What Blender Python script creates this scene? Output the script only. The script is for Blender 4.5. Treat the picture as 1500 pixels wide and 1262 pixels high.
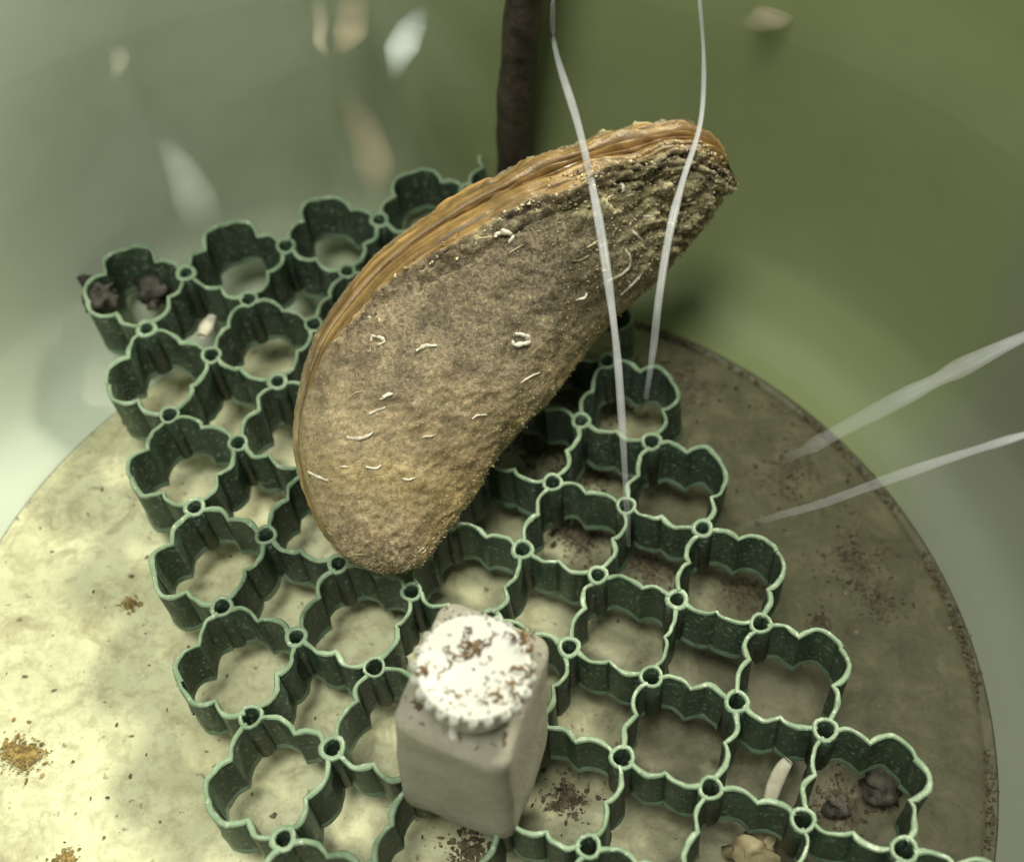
import bpy, bmesh, math, random
import numpy as np
from mathutils import Matrix, Vector

for o in list(bpy.data.objects):
    bpy.data.objects.remove(o)
random.seed(7)
rng = np.random.default_rng(7)
U = 0.02                       # one modelling unit = 2 cm; every coordinate below is in these units
SC = bpy.context.scene
COL = SC.collection

# ------------------------------------------------------------------ camera
CAM = np.array([0.15108486, -5.61599201, 8.61624945])
W = np.array([[0.99895363, 0.02784304, 0.03628241], [0.0, -0.79332625, 0.60879673], [0.04573454, -0.6081597, -0.79249614]])
FPX = 1750.0
cd = bpy.data.cameras.new('camera')
cam = bpy.data.objects.new('camera', cd)
COL.objects.link(cam)
m = Matrix.Identity(4)
for i in range(3):
    m[i][0], m[i][1], m[i][2], m[i][3] = W[i][0], -W[i][1], -W[i][2], CAM[i] * U
cam.matrix_world = m
cd.sensor_fit = 'HORIZONTAL'
cd.sensor_width = 36.0
cd.lens = 36.0 * FPX / 1500.0
cd.clip_start, cd.clip_end = 0.005, 20.0
cd.dof.use_dof = True
cd.dof.focus_distance = 9.35 * U
cd.dof.aperture_fstop = 15.0
SC.camera = cam

# ------------------------------------------------------------------ light
world = bpy.data.worlds.new('World')
SC.world = world
world.use_nodes = True
world.node_tree.nodes['Background'].inputs[0].default_value = (0.80, 0.90, 0.74, 1)
world.node_tree.nodes['Background'].inputs[1].default_value = 0.27


def area(name, loc, target, size, energy, col):
    d = bpy.data.lights.new(name, 'AREA')
    d.shape = 'DISK'
    d.size = size * U
    d.energy = energy
    d.color = col
    o = bpy.data.objects.new(name, d)
    COL.objects.link(o)
    o.location = Vector(loc) * U
    o.rotation_euler = (Vector(target) - Vector(loc)).to_track_quat('-Z', 'Y').to_euler()
    return o


AZ, EL, DIST = math.radians(53), math.radians(46), 40.0
area('desk_lamp', (0.24 + DIST * math.cos(EL) * math.cos(AZ), -0.95 + DIST * math.cos(EL) * math.sin(AZ), DIST * math.sin(EL)), (0.0, -0.5, 0), 7.0, 8.2, (1.0, 0.97, 0.78))
area('ceiling_lamp', (-8, -12, 46), (0, 0, 0), 16.0, 9.0, (0.97, 1.0, 0.88))

SC.view_settings.view_transform = 'Standard'
SC.view_settings.look = 'None'
SC.view_settings.exposure = 0.0
SC.view_settings.gamma = 1.0
SC.view_settings.use_curve_mapping = False
SC.cycles.use_denoising = True
SC.cycles.max_bounces = 8
SC.cycles.diffuse_bounces = 4
SC.cycles.glossy_bounces = 3
SC.cycles.transparent_max_bounces = 16
SC.cycles.volume_bounces = 2
SC.cycles.caustics_reflective = False
SC.cycles.caustics_refractive = False


# ------------------------------------------------------------------ helpers
def ray(px, py):
    return W @ np.array([(px - 750) / FPX, (py - 631) / FPX, 1.0])


def at(px, py, z):              # the point of the horizontal plane z that this pixel of the photograph shows
    d = ray(px, py)
    return CAM + d * ((z - CAM[2]) / d[2])


def aty(px, py, y):
    d = ray(px, py)
    return CAM + d * ((y - CAM[1]) / d[1])


TV = W.T @ (-CAM)


def pix(p):
    c = np.asarray(p) @ W + TV
    return c[..., :2] / c[..., 2:] * FPX + np.array([750, 631])


def vnoise(p, seed=0):          # smooth value noise in -1..1, p is (n,3)
    p = np.asarray(p, float)
    i = np.floor(p).astype(np.int64)
    f = p - i
    f = f * f * f * (f * (f * 6 - 15) + 10)

    def h(x, y, z):
        n = (x * 374761393 + y * 668265263 + z * 2147483647 + seed * 1274126177) & 0xFFFFFFFF
        n = ((n ^ (n >> 13)) * 1274126177) & 0xFFFFFFFF
        n = ((n ^ (n >> 16)) * 2246822519) & 0xFFFFFFFF
        return ((n ^ (n >> 15)) & 0xFFFFFF) / float(0xFFFFFF) * 2 - 1
    r = 0
    for a in (0, 1):
        for b in (0, 1):
            for c in (0, 1):
                w = (f[:, 0] if a else 1 - f[:, 0]) * (f[:, 1] if b else 1 - f[:, 1]) * (f[:, 2] if c else 1 - f[:, 2])
                r = r + w * h(i[:, 0] + a, i[:, 1] + b, i[:, 2] + c)
    return r


def fbm(p, octaves=4, seed=0, gain=0.5):
    p = np.asarray(p, float)
    s, a = 0, 1.0
    for k in range(octaves):
        s = s + a * vnoise(p * 2 ** k + 17.3 * k, seed + k)
        a *= gain
    return s


def sstep(a, b, x):
    t = np.clip((np.asarray(x, float) - a) / (b - a), 0, 1)
    return t * t * (3 - 2 * t)


def build(name, verts, faces, mats, parent=None, base=None, smooth=True, midx=None, color=None):
    """One mesh object; verts in units, world position. The origin is the parent's base or the given base."""
    b = np.array(parent['_base'] if parent is not None and '_base' in parent else (base if base is not None else (0, 0, 0)), float)
    v = (np.asarray(verts, float) - b) * U
    me = bpy.data.meshes.new(name)
    me.from_pydata(v.tolist(), [], [tuple(int(i) for i in f) for f in faces])
    if not isinstance(mats, (list, tuple)):
        mats = [mats]
    for mt in mats:
        me.materials.append(mt)
    if midx is not None:
        me.polygons.foreach_set('material_index', midx)
    if smooth:
        me.polygons.foreach_set('use_smooth', [True] * len(me.polygons))
    if color is not None:
        at_ = me.color_attributes.new('tint', 'FLOAT_COLOR', 'POINT')
        c = np.asarray(color, float)
        at_.data.foreach_set('color', (c if c.shape[1] == 4 else np.c_[c, np.ones(len(c))]).ravel())
    me.update()
    o = bpy.data.objects.new(name, me)
    COL.objects.link(o)
    if parent is not None:
        o.parent = parent
        if parent.type == 'MESH':
            o['_base'] = [float(x) for x in b]
    else:
        o.location = b * U
    o['_base'] = [float(x) for x in b]
    return o


def thing(name, label, cat, base, group=None):
    o = bpy.data.objects.new(name, None)
    o.empty_display_size = 0.005
    COL.objects.link(o)
    o.location = Vector([float(x) for x in base]) * U
    o['_base'] = [float(x) for x in base]
    o['label'], o['category'] = label, cat
    if group:
        o['group'] = group
    return o


def tag(o, label=None, cat=None, group=None, kind=None):
    for k, v in (('label', label), ('category', cat), ('group', group), ('kind', kind)):
        if v:
            o[k] = v
    return o


def grid_faces(n, k, closed=False, off=0):
    f = []
    for i in range(n - 1):
        for j in range(k if closed else k - 1):
            j2 = (j + 1) % k
            f.append((off + i * k + j, off + (i + 1) * k + j, off + (i + 1) * k + j2, off + i * k + j2))
    return f


def tube(points, radii, k=10, caps=True, squash=1.0, flat=(0, 0, 1)):
    """verts, faces of a tube through the points; squash flattens it along the vector flat"""
    P = np.asarray(points, float)
    n = len(P)
    radii = np.broadcast_to(radii, (n,))
    T = np.gradient(P, axis=0)
    T /= np.linalg.norm(T, axis=1)[:, None] + 1e-12
    up = np.asarray(flat, float)
    V = []
    for i in range(n):
        a = np.cross(T[i], up)
        if np.linalg.norm(a) < 1e-3:
            a = np.cross(T[i], [0.3, 1, 0.1])
        a /= np.linalg.norm(a)
        b = np.cross(a, T[i])
        for j in range(k):
            t = 2 * math.pi * j / k
            V.append(P[i] + radii[i] * (math.cos(t) * a + squash * math.sin(t) * b))
    F = grid_faces(n, k, True)
    if caps:
        F.append(tuple(range(k))[::-1])
        F.append(tuple((n - 1) * k + j for j in range(k)))
    return V, F


def spline(pts, n):             # Catmull-Rom through the rows of pts, evenly in parameter
    p = np.asarray(pts, float)
    p = np.vstack([2 * p[0] - p[1], p, 2 * p[-1] - p[-2]])
    out = []
    for s in np.linspace(0, len(p) - 3 - 1e-9, n):
        i = int(s)
        t = s - i
        a, b, c, d = p[i:i + 4]
        out.append(0.5 * ((2 * b) + (c - a) * t + (2 * a - 5 * b + 4 * c - d) * t * t + (3 * b - a - 3 * c + d) * t ** 3))
    return np.array(out)


# ------------------------------------------------------------------ materials
class NT:
    def __init__(s, name):
        s.m = bpy.data.materials.new(name)
        s.m.use_nodes = True
        s.t = s.m.node_tree
        s.b = s.t.nodes['Principled BSDF']
        s.out = s.t.nodes['Material Output']
        tc = s.t.nodes.new('ShaderNodeTexCoord')
        mp = s.t.nodes.new('ShaderNodeMapping')
        mp.inputs['Scale'].default_value = (1 / U,) * 3
        s.t.links.new(tc.outputs['Object'], mp.inputs['Vector'])
        s.v = mp.outputs[0]

    def link(s, a, b):
        s.t.links.new(a, b)

    def noise(s, scale, detail=4, rough=0.55, dist=0.0):
        n = s.t.nodes.new('ShaderNodeTexNoise')
        n.inputs['Scale'].default_value = scale
        n.inputs['Detail'].default_value = detail
        n.inputs['Roughness'].default_value = rough
        n.inputs['Distortion'].default_value = dist
        s.link(s.v, n.inputs['Vector'])
        return n.outputs['Fac']

    def voro(s, scale, out='Distance'):
        n = s.t.nodes.new('ShaderNodeTexVoronoi')
        n.inputs['Scale'].default_value = scale
        s.link(s.v, n.inputs['Vector'])
        return n.outputs[out]

    def ramp(s, fac, stops):
        r = s.t.nodes.new('ShaderNodeValToRGB')
        e = r.color_ramp.elements
        while len(e) < len(stops):
            e.new(0.5)
        for el, (p, c) in zip(e, stops):
            el.position = p
            el.color = (*c, 1) if len(c) == 3 else c
        s.link(fac, r.inputs[0])
        return r.outputs[0]

    def mix(s, fac, a, b, mode='MIX'):
        n = s.t.nodes.new('ShaderNodeMix')
        n.data_type = 'RGBA'
        n.blend_type = mode
        for sock, val in ((n.inputs[0], fac), (n.inputs[6], a), (n.inputs[7], b)):
            if isinstance(val, bpy.types.NodeSocket):
                s.link(val, sock)
            elif isinstance(val, (int, float)):
                sock.default_value = val
            else:
                sock.default_value = (*val, 1)
        return n.outputs[2]

    def math(s, op, a, b=0.0):
        n = s.t.nodes.new('ShaderNodeMath')
        n.operation = op
        for sock, val in ((n.inputs[0], a), (n.inputs[1], b)):
            if isinstance(val, bpy.types.NodeSocket):
                s.link(val, sock)
            else:
                sock.default_value = val
        return n.outputs[0]

    def attr(s, name='tint'):
        n = s.t.nodes.new('ShaderNodeAttribute')
        n.attribute_name = name
        return n.outputs['Color']

    def bump(s, h, strength=0.5, dist=0.02):
        n = s.t.nodes.new('ShaderNodeBump')
        n.inputs['Strength'].default_value = strength
        n.inputs['Distance'].default_value = dist * U
        s.link(h, n.inputs['Height'])
        s.link(n.outputs[0], s.b.inputs['Normal'])

    def done(s, color=None, rough=0.6, spec=0.4, **kw):
        if color is not None:
            if isinstance(color, bpy.types.NodeSocket):
                s.link(color, s.b.inputs['Base Color'])
            else:
                s.b.inputs['Base Color'].default_value = (*color, 1)
        if isinstance(rough, bpy.types.NodeSocket):
            s.link(rough, s.b.inputs['Roughness'])
        else:
            s.b.inputs['Roughness'].default_value = rough
        s.b.inputs['Specular IOR Level'].default_value = spec
        for k, v in kw.items():
            s.b.inputs[k].default_value = v
        return s.m


def flat3(v):
    return (v, v, v)


def mat_floor():
    n = NT('cream_plastic_floor')
    blot = n.ramp(n.noise(0.9, 5, 0.6, 0.4), [(0.35, (0.45, 0.44, 0.27)), (0.62, (0.62, 0.61, 0.40))])
    stain = n.ramp(n.noise(2.6, 6, 0.7, 0.8), [(0.50, flat3(0)), (0.70, flat3(1))])
    c = n.mix(n.math('MULTIPLY', stain, 0.62), blot, (0.19, 0.145, 0.075))
    st2 = n.ramp(n.noise(6.5, 7, 0.75, 0.3), [(0.47, flat3(0)), (0.62, flat3(1))])
    c = n.mix(n.math('MULTIPLY', st2, 0.42), c, (0.27, 0.225, 0.125))
    sp = n.ramp(n.noise(9, 3, 0.6), [(0.66, flat3(0)), (0.74, flat3(1))])
    c = n.mix(n.math('MULTIPLY', sp, 0.75), c, (0.07, 0.055, 0.03))
    sx = n.t.nodes.new('ShaderNodeSeparateXYZ')
    n.link(n.v, sx.inputs[0])
    edge = n.math('ADD', n.math('MULTIPLY', sx.outputs[0], 0.16), n.math('MULTIPLY', n.noise(1.1, 5, 0.65, 0.6), 0.9))
    baked_tone = n.ramp(edge, [(0.40, flat3(0)), (0.82, flat3(0.92))])  # sediment plus the tub wall's shade, painted darker towards the right
    c = n.mix(baked_tone, c, n.ramp(n.noise(3.2, 7, 0.75, 0.5), [(0.28, (0.035, 0.030, 0.017)), (0.5, (0.080, 0.072, 0.040)), (0.72, (0.150, 0.134, 0.078))]))
    n.bump(n.noise(5, 6, 0.7), 0.35, 0.05)
    return n.done(c, 0.55, 0.35)


def mat_wall():
    n = NT('olive_plastic_wall')
    c = n.ramp(n.noise(0.5, 3, 0.5), [(0.3, (0.185, 0.215, 0.095)), (0.7, (0.225, 0.255, 0.125))])
    f = n.ramp(n.noise(16, 3, 0.6), [(0.70, flat3(0)), (0.78, flat3(1))])
    c = n.mix(n.math('MULTIPLY', f, 0.35), c, (0.15, 0.15, 0.07))
    sx = n.t.nodes.new('ShaderNodeSeparateXYZ')
    n.link(n.v, sx.inputs[0])
    e = n.math('ADD', n.math('MULTIPLY', sx.outputs[0], -0.17), n.math('MULTIPLY', n.noise(0.45, 4, 0.55, 0.7), 0.6))
    baked_tone = n.ramp(e, [(0.24, flat3(0)), (0.90, flat3(0.9))])      # pale reflected wash painted into the far left of the wall
    c = n.mix(baked_tone, c, (0.47, 0.51, 0.42))
    e2 = n.math('ADD', n.math('MULTIPLY', n.math('SUBTRACT', sx.outputs[0], sx.outputs[1]), 0.20), n.math('MULTIPLY', n.noise(0.6, 4, 0.55, 0.7), 0.5))
    right_haze = n.ramp(e2, [(0.72, flat3(0)), (1.0, flat3(0.8))])  # grey reflected haze painted into the right side of the wall
    c = n.mix(right_haze, c, (0.20, 0.205, 0.165))
    n.bump(n.noise(1.2, 2, 0.5), 0.12, 0.1)
    return n.done(c, 0.62, 0.3)


def mat_grid():
    n = NT('dark_green_plastic')
    c = n.ramp(n.noise(3.0, 5, 0.65), [(0.3, (0.030, 0.052, 0.033)), (0.7, (0.090, 0.135, 0.092))])
    s = n.ramp(n.noise(26, 3, 0.6), [(0.57, flat3(0)), (0.66, flat3(1))])
    c = n.mix(n.math('MULTIPLY', s, 0.65), c, (0.42, 0.50, 0.40))
    b = n.ramp(n.noise(7, 5, 0.7), [(0.56, flat3(0)), (0.68, flat3(1))])
    c = n.mix(n.math('MULTIPLY', b, 0.25), c, (0.10, 0.10, 0.055))
    n.bump(n.noise(18, 4, 0.7), 0.35, 0.02)
    n.done(c, 0.38, 0.45)
    tr = n.t.nodes.new('ShaderNodeBsdfTranslucent')
    tr.inputs[0].default_value = (0.20, 0.30, 0.19, 1)
    mx = n.t.nodes.new('ShaderNodeMixShader')
    mx.inputs[0].default_value = 0.30
    n.link(n.b.outputs[0], mx.inputs[1])
    n.link(tr.outputs[0], mx.inputs[2])
    n.link(mx.outputs[0], n.out.inputs['Surface'])
    return n.m


def mat_rim():
    n = NT('lit_pale_green_cut_plastic')  # whitened cut edges, with the light caught by the rims painted in
    c = n.ramp(n.noise(4.0, 5, 0.65), [(0.3, (0.13, 0.195, 0.115)), (0.7, (0.29, 0.38, 0.25))])
    s = n.ramp(n.noise(20, 3, 0.6), [(0.62, flat3(0)), (0.72, flat3(1))])
    c = n.mix(n.math('MULTIPLY', s, 0.6), c, (0.70, 0.74, 0.62))
    b = n.ramp(n.noise(5, 5, 0.7), [(0.58, flat3(0)), (0.7, flat3(1))])
    c = n.mix(n.math('MULTIPLY', b, 0.4), c, (0.16, 0.14, 0.07))
    n.bump(n.noise(30, 3, 0.7), 0.4, 0.012)
    return n.done(c, 0.35, 0.5)


def mat_shell():
    n = NT('silty_shell')
    at_ = n.t.nodes.new('ShaderNodeAttribute')
    at_.attribute_name = 'tint'
    c, k = at_.outputs['Color'], at_.outputs['Alpha']       # alpha: how grainy the coat of silt is
    g = n.ramp(n.noise(30, 6, 0.8), [(0.35, flat3(0.28)), (0.5, flat3(0.95)), (0.63, flat3(1.75))])
    g = n.mix(k, flat3(1.0), g)
    c = n.mix(1.0, c, g, 'MULTIPLY')
    g2 = n.ramp(n.noise(3.2, 5, 0.65, 0.5), [(0.3, flat3(0.62)), (0.7, flat3(1.28))])
    c = n.mix(1.0, c, g2, 'MULTIPLY')
    h = n.math('ADD', n.math('MULTIPLY', n.noise(22, 6, 0.8), k), n.math('MULTIPLY', n.noise(9, 4, 0.6), 0.5))
    n.bump(h, 0.7, 0.045)
    return n.done(c, 0.37, 0.5)


def mat_band():
    n = NT('ochre_shell_margin')
    c = n.attr()
    g = n.ramp(n.noise(6, 5, 0.65, 0.5), [(0.3, flat3(0.6)), (0.7, flat3(1.3))])
    c = n.mix(1.0, c, g, 'MULTIPLY')
    n.bump(n.noise(10, 5, 0.6, 0.4), 0.4, 0.04)
    return n.done(c, 0.38, 0.5)


def mat_simple(name, a, b, scale, rough=0.5, spec=0.4, bump=0.3, bscale=12, bd=0.02, **kw):
    n = NT(name)
    c = n.ramp(n.noise(scale, 5, 0.65), [(0.32, a), (0.68, b)])
    n.bump(n.noise(bscale, 5, 0.7), bump, bd)
    return n.done(c, rough, spec, **kw)


def mat_tint(name, rough=0.5, spec=0.4, bscale=20):
    n = NT(name)
    g = n.ramp(n.noise(14, 4, 0.7), [(0.3, flat3(0.65)), (0.7, flat3(1.3))])
    c = n.mix(1.0, n.attr(), g, 'MULTIPLY')
    n.bump(n.noise(bscale, 4, 0.7), 0.4, 0.02)
    return n.done(c, rough, spec)


def mat_line(name, col, alpha):
    n = NT(name)
    n.done(col, 0.35, 0.5)
    g = n.mix(1.0, n.ramp(n.noise(2.2, 3, 0.5), [(0.35, flat3(alpha * 0.75)), (0.65, flat3(min(1, alpha * 1.15)))]), n.attr(), 'MULTIPLY')
    n.link(g, n.b.inputs['Alpha'])
    return n.m


M_FLOOR, M_WALL, M_GRID, M_RIM = mat_floor(), mat_wall(), mat_grid(), mat_rim()
M_SHELL, M_BAND = mat_shell(), mat_band()
M_FOOT = mat_simple('worn_green_plastic', (0.07, 0.12, 0.075), (0.17, 0.24, 0.16), 3, 0.4)
M_SILT = mat_tint('silt_grain', 0.45, 0.5)
M_WHITE = mat_simple('white_crust', (0.40, 0.34, 0.24), (0.80, 0.76, 0.66), 9, 0.4, 0.5)
M_STUB = mat_simple('tan_crust', (0.22, 0.17, 0.09), (0.50, 0.43, 0.29), 9, 0.4, 0.5)
M_MANTLE = mat_simple('brown_mantle', (0.10, 0.05, 0.015), (0.27, 0.15, 0.045), 5, 0.3, 0.5)
def mat_block():
    n = NT('white_stone')
    c = n.ramp(n.noise(2.2, 6, 0.7), [(0.3, (0.42, 0.39, 0.29)), (0.7, (0.60, 0.565, 0.46))])
    p = n.ramp(n.noise(30, 4, 0.7), [(0.60, flat3(0)), (0.70, flat3(1))])
    c = n.mix(n.math('MULTIPLY', p, 0.5), c, (0.80, 0.78, 0.70))
    d = n.ramp(n.noise(17, 4, 0.7), [(0.62, flat3(0)), (0.72, flat3(1))])
    c = n.mix(n.math('MULTIPLY', d, 0.45), c, (0.22, 0.20, 0.15))
    n.bump(n.noise(24, 6, 0.8), 0.9, 0.06)
    return n.done(c, 0.5, 0.45)


M_BLOCK = mat_block()
M_CAP = mat_simple('white_plastic', (0.50, 0.485, 0.43), (0.58, 0.57, 0.52), 2.5, 0.4, 0.45, 0.3, 14, 0.03)
M_CRUMB = mat_tint('brown_crumb', 0.6, 0.3)
M_TUBE = mat_simple('dark_rubber', (0.010, 0.009, 0.008), (0.075, 0.055, 0.040), 3.5, 0.35, 0.5, 0.5, 9, 0.05)
M_DEBRIS = mat_tint('dark_detritus', 0.7, 0.3)
M_LINE = mat_line('clear_white_nylon', (0.60, 0.60, 0.63), 0.30)
M_TABLE = mat_simple('grey_bench', (0.25, 0.25, 0.24), (0.32, 0.32, 0.31), 0.3)

# ------------------------------------------------------------------ the tub: floor, wall, water
CX, CY, ZF, ZW = 0.24, -0.95, -0.85, 2.25
PROFILE = np.array([(4.49, -0.85), (4.74, -0.80), (5.0, -0.62), (5.2, -0.28), (5.32, 0.1), (5.42, 0.9), (5.52, 2.25), (5.62, 3.2), (5.68, 3.9)])
prof = spline(PROFILE, 60)


def ring_surface(profile, k):
    V = []
    for r, z in profile:
        for j in range(k):
            t = 2 * math.pi * j / k
            V.append((CX + r * math.cos(t), CY + r * math.sin(t), z))
    return np.array(V)


rr = np.r_[np.linspace(0.05, 4.30, 70), np.linspace(4.34, 4.49, 8)]
V = ring_surface([(r, ZF) for r in rr], 200)
d = np.hypot(V[:, 0] - CX, V[:, 1] - CY)
V[:, 2] += 0.014 * fbm(V * 1.7, 4, 3) * sstep(4.45, 4.0, d) - 0.03 * np.exp(-((d - 4.42) / 0.035) ** 2)
F = grid_faces(len(rr), 200, True)
F.append(tuple(range(200))[::-1])
bot = np.array([(CX + 4.49 * math.cos(2 * math.pi * j / 200), CY + 4.49 * math.sin(2 * math.pi * j / 200), ZF - 0.2) for j in range(200)])
nv = len(V)
V = np.vstack([V, bot])
F += [(nv - 200 + j, nv + j, nv + (j + 1) % 200, nv - 200 + (j + 1) % 200) for j in range(200)]
F.append(tuple(nv + j for j in range(200))[::-1])
tag(build('floor', V, F, M_FLOOR), 'round cream stained bottom of the tub', 'floor', kind='structure')

inner = [tuple(p) for p in prof]
inner[0] = (4.492, -0.846)
outer = [(r + 0.16, z - (0.2 if z < -0.5 else 0.0)) for r, z in inner[::-1]]
lip = [(inner[-1][0] + 0.03, inner[-1][1] + 0.05), (inner[-1][0] + 0.13, inner[-1][1] + 0.05)]
pr_all = inner + lip + outer
V = ring_surface(pr_all, 240)
tag(build('wall', V, grid_faces(len(pr_all), 240, True), M_WALL), 'tall round olive green wall of the tub', 'wall', kind='structure')

wm = bpy.data.materials.new('murky_water')
wm.use_nodes = True
wt = wm.node_tree
wt.nodes.remove(wt.nodes['Principled BSDF'])
pv = wt.nodes.new('ShaderNodeVolumePrincipled')
pv.inputs['Color'].default_value = (0.95, 0.97, 0.90, 1)
pv.inputs['Density'].default_value = 0.0016 / U
pv.inputs['Anisotropy'].default_value = 0.2
wt.links.new(pv.outputs[0], wt.nodes['Material Output'].inputs['Volume'])
wprof = [(0.02, ZF - 0.1), (4.55, ZF - 0.1)] + [(r + 0.05, z) for r, z in inner if -0.5 < z < ZW] + [(5.57, ZW), (0.02, ZW)]
V = ring_surface(wprof, 96)
F = grid_faces(len(wprof), 96, True)
F.append(tuple(range(96))[::-1])
F.append(tuple((len(wprof) - 1) * 96 + j for j in range(96)))
tag(build('water', V, F, wm, smooth=False), 'slightly cloudy green water filling the tub', 'water', kind='structure')

tb = 60.0
tag(build('bench', [(-tb, -tb, ZF - 0.35), (tb, -tb, ZF - 0.35), (tb, tb, ZF - 0.35), (-tb, tb, ZF - 0.35)], [(0, 1, 2, 3)], M_TABLE), 'plain grey bench top under the tub', 'bench', kind='structure')

# ------------------------------------------------------------------ green cell panel
ZC = [-0.0485, -0.0264, -0.1707, -0.0397, 0.0069, -0.0094, 0.0026]
SKEW = -0.0804
DEPTH = 0.54


def panel(p, q, down=0.0):
    p, q = np.asarray(p, float), np.asarray(q, float)
    a, b = (p - 2) / 2, (q - 3) / 3
    z = ZC[0] * a * a + ZC[1] * a * b + ZC[2] * b * b + ZC[3] * a ** 3 + ZC[4] * a * a * b + ZC[5] * a * b * b + ZC[6] * b ** 3
    dp, dq = p - 2 + SKEW * (q - 3), q - 3
    x = 0.9008 * dp + 0.4342 * dq
    y = 0.4342 * dp - 0.9008 * dq
    return np.stack([x + 0.12 * down, y, -z - down], -1)


gridroot = thing('plastic_grid', 'dark green plastic grid of scalloped open cells lying in the tub under the mussel', 'grid', panel(2, 3, DEPTH))
QMAX = 8.0
nodes = {}
for i2 in range(0, 9):
    for j2 in range(-1, int(QMAX * 2) + 1):
        if (i2 + j2) % 2 == 0:
            nodes[(i2, j2)] = True
edges = []          # (start, end, kind)
for (i, j) in nodes:
    for d, kind in (((1, 1), 'u'), ((-1, 1), 'v')):
        e = (i + d[0], j + d[1])
        if e in nodes:
            edges.append(((i, j), e, kind))
extra = set()
for j2 in range(0, int(QMAX * 2) - 1, 2):
    extra.add((-1, j2 + 1))
    extra.add((9, j2 + 1))
for i2 in range(0, 9, 2):
    extra.add((i2, -2))
extra |= {(-1, -1), (9, -1)}
full = set(nodes) | extra
for (i, j) in full:
    for d, kind in (((1, 1), 'u'), ((-1, 1), 'v')):
        e = (i + d[0], j + d[1])
        if e in full and ((i, j) in extra or e in extra):
            edges.append(((i, j), e, kind))


RO, RI, TH = 0.100, 0.062, 0.0205


def ring_part(i, j):
    jit = rng.normal(0, 0.006, 2)
    p0, q0 = i / 2 + jit[0], j / 2 + jit[1]
    ro, ri = RO * rng.uniform(0.93, 1.07), RI * rng.uniform(0.9, 1.1)
    k = 14
    rows = [(ri, DEPTH), (ri, 0.012), (ri + 0.008, 0.0), (ro - 0.008, -0.002), (ro, 0.012), (ro, DEPTH)]
    V = []
    for r, dn in rows:
        for t in range(k):
            a = 2 * math.pi * t / k
            w = r * (1 + 0.05 * math.sin(3 * a + i + j))
            V.append(panel(p0 + w * math.cos(a), q0 + w * math.sin(a), dn))
    F = grid_faces(6, k, True)
    mi = [0] * k + [1] * (3 * k) + [0] * k
    F += [(5 * k + t, t, (t + 1) % k, 5 * k + (t + 1) % k) for t in range(k)]
    mi += [1] * k
    build('node_tube', V, F, [M_GRID, M_RIM], gridroot, midx=mi)


def corner(n):                    # a lobe corner without a tube is pulled in towards its cell
    c = np.array(n) / 2
    if n in extra:
        if n == (-1, -1) or n == (9, -1) or (n[1] == -2 and n[0] in (0, 8)):
            cell = np.array([0.0 if n[0] < 4 else 4.0, -0.5])
        elif n[1] == -2:
            cell = c + np.array([0, 0.5])
        else:
            cell = c + np.array([0.5 if n[0] < 0 else -0.5, 0])
        return cell + (c - cell) * 0.90
    return c


def wall_part(a, b, kind):
    A, B = corner(a), corner(b)
    D = B - A
    big = a[1] % 2 == 0             # edges of the wide lobed cells bulge outwards
    N = np.array([0.5, -0.5]) if kind == 'u' else np.array([-0.5, -0.5])
    if not big:
        N = -N
    s0 = 0.0 if a in extra else 0.10
    s1 = 1.0 if b in extra else 0.90
    n = 23
    am = 0.055
    amp1 = am * rng.uniform(0.8, 1.25) * (1.75 if a in extra else 1.0)
    amp2 = am * rng.uniform(0.8, 1.25) * (1.75 if b in extra else 1.0)
    mid = 0.5 + rng.normal(0, 0.025)
    u = np.linspace(0, 1, n)
    u[n // 2] = 0.5
    s = np.where(u < 0.5, s0 + (mid - s0) * u * 2, mid + (s1 - mid) * (u * 2 - 1))
    h = np.where(u < 0.5, amp1, amp2) * np.abs(np.sin(2 * math.pi * u)) ** 0.8
    h = h + 0.012 * vnoise(np.c_[u * 7, np.full(n, a[0] * 3.1), np.full(n, a[1] * 2.7 + len(kind))], 31)
    C = A + s[:, None] * D + h[:, None] * N * 1.414
    T = np.gradient(C, axis=0)
    T /= np.linalg.norm(T, axis=1)[:, None]
    L = np.c_[-T[:, 1], T[:, 0]]
    wob = rng.normal(0, 0.012, (2,))
    V = []
    sec = ((-TH * 1.5, DEPTH), (-TH * 1.35, DEPTH - 0.025), (-TH * 0.95, DEPTH - 0.05), (-TH * 0.95, 0.03), (-TH * 1.05, 0.012), (-TH * 0.6, 0.0), (TH * 0.6, 0.0), (TH * 1.05, 0.012), (TH * 0.95, 0.03), (TH * 0.95, DEPTH - 0.05), (TH * 1.35, DEPTH - 0.025), (TH * 1.5, DEPTH))
    ms = len(sec)
    wl = 0.95 + 0.30 * vnoise(np.c_[u * 5, np.full(n, a[0] * 1.7), np.full(n, a[1] * 3.3)], 77)
    for c, l, q_ in zip(C, L, wl):
        for off, dn in sec:
            q = c + l * off * q_ + wob * (dn / DEPTH)
            V.append(panel(q[0], q[1], dn))
    V = np.array(V)
    V[:, 2] += 0.012 * vnoise(V * 3.1, 5) + 0.008 * vnoise(V * 13, 6)
    V += 0.0055 * np.c_[vnoise(V * 17, 61), vnoise(V * 17, 62), np.zeros(len(V))]
    F = grid_faces(n, ms, True)
    mi = ([2, 2, 0, 0, 1, 1, 1, 0, 0, 2, 2, 2] * (n - 1))
    F.append(tuple(range(ms)))
    F.append(tuple((n - 1) * ms + t for t in range(ms))[::-1])
    mi += [0, 0]
    return build('cell_wall', V, F, [M_GRID, M_RIM, M_FOOT], gridroot, midx=mi, smooth=False)


for (i, j) in sorted(nodes):
    ring_part(i, j)
for a, b, kind in edges:
    wall_part(a, b, kind)

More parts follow.
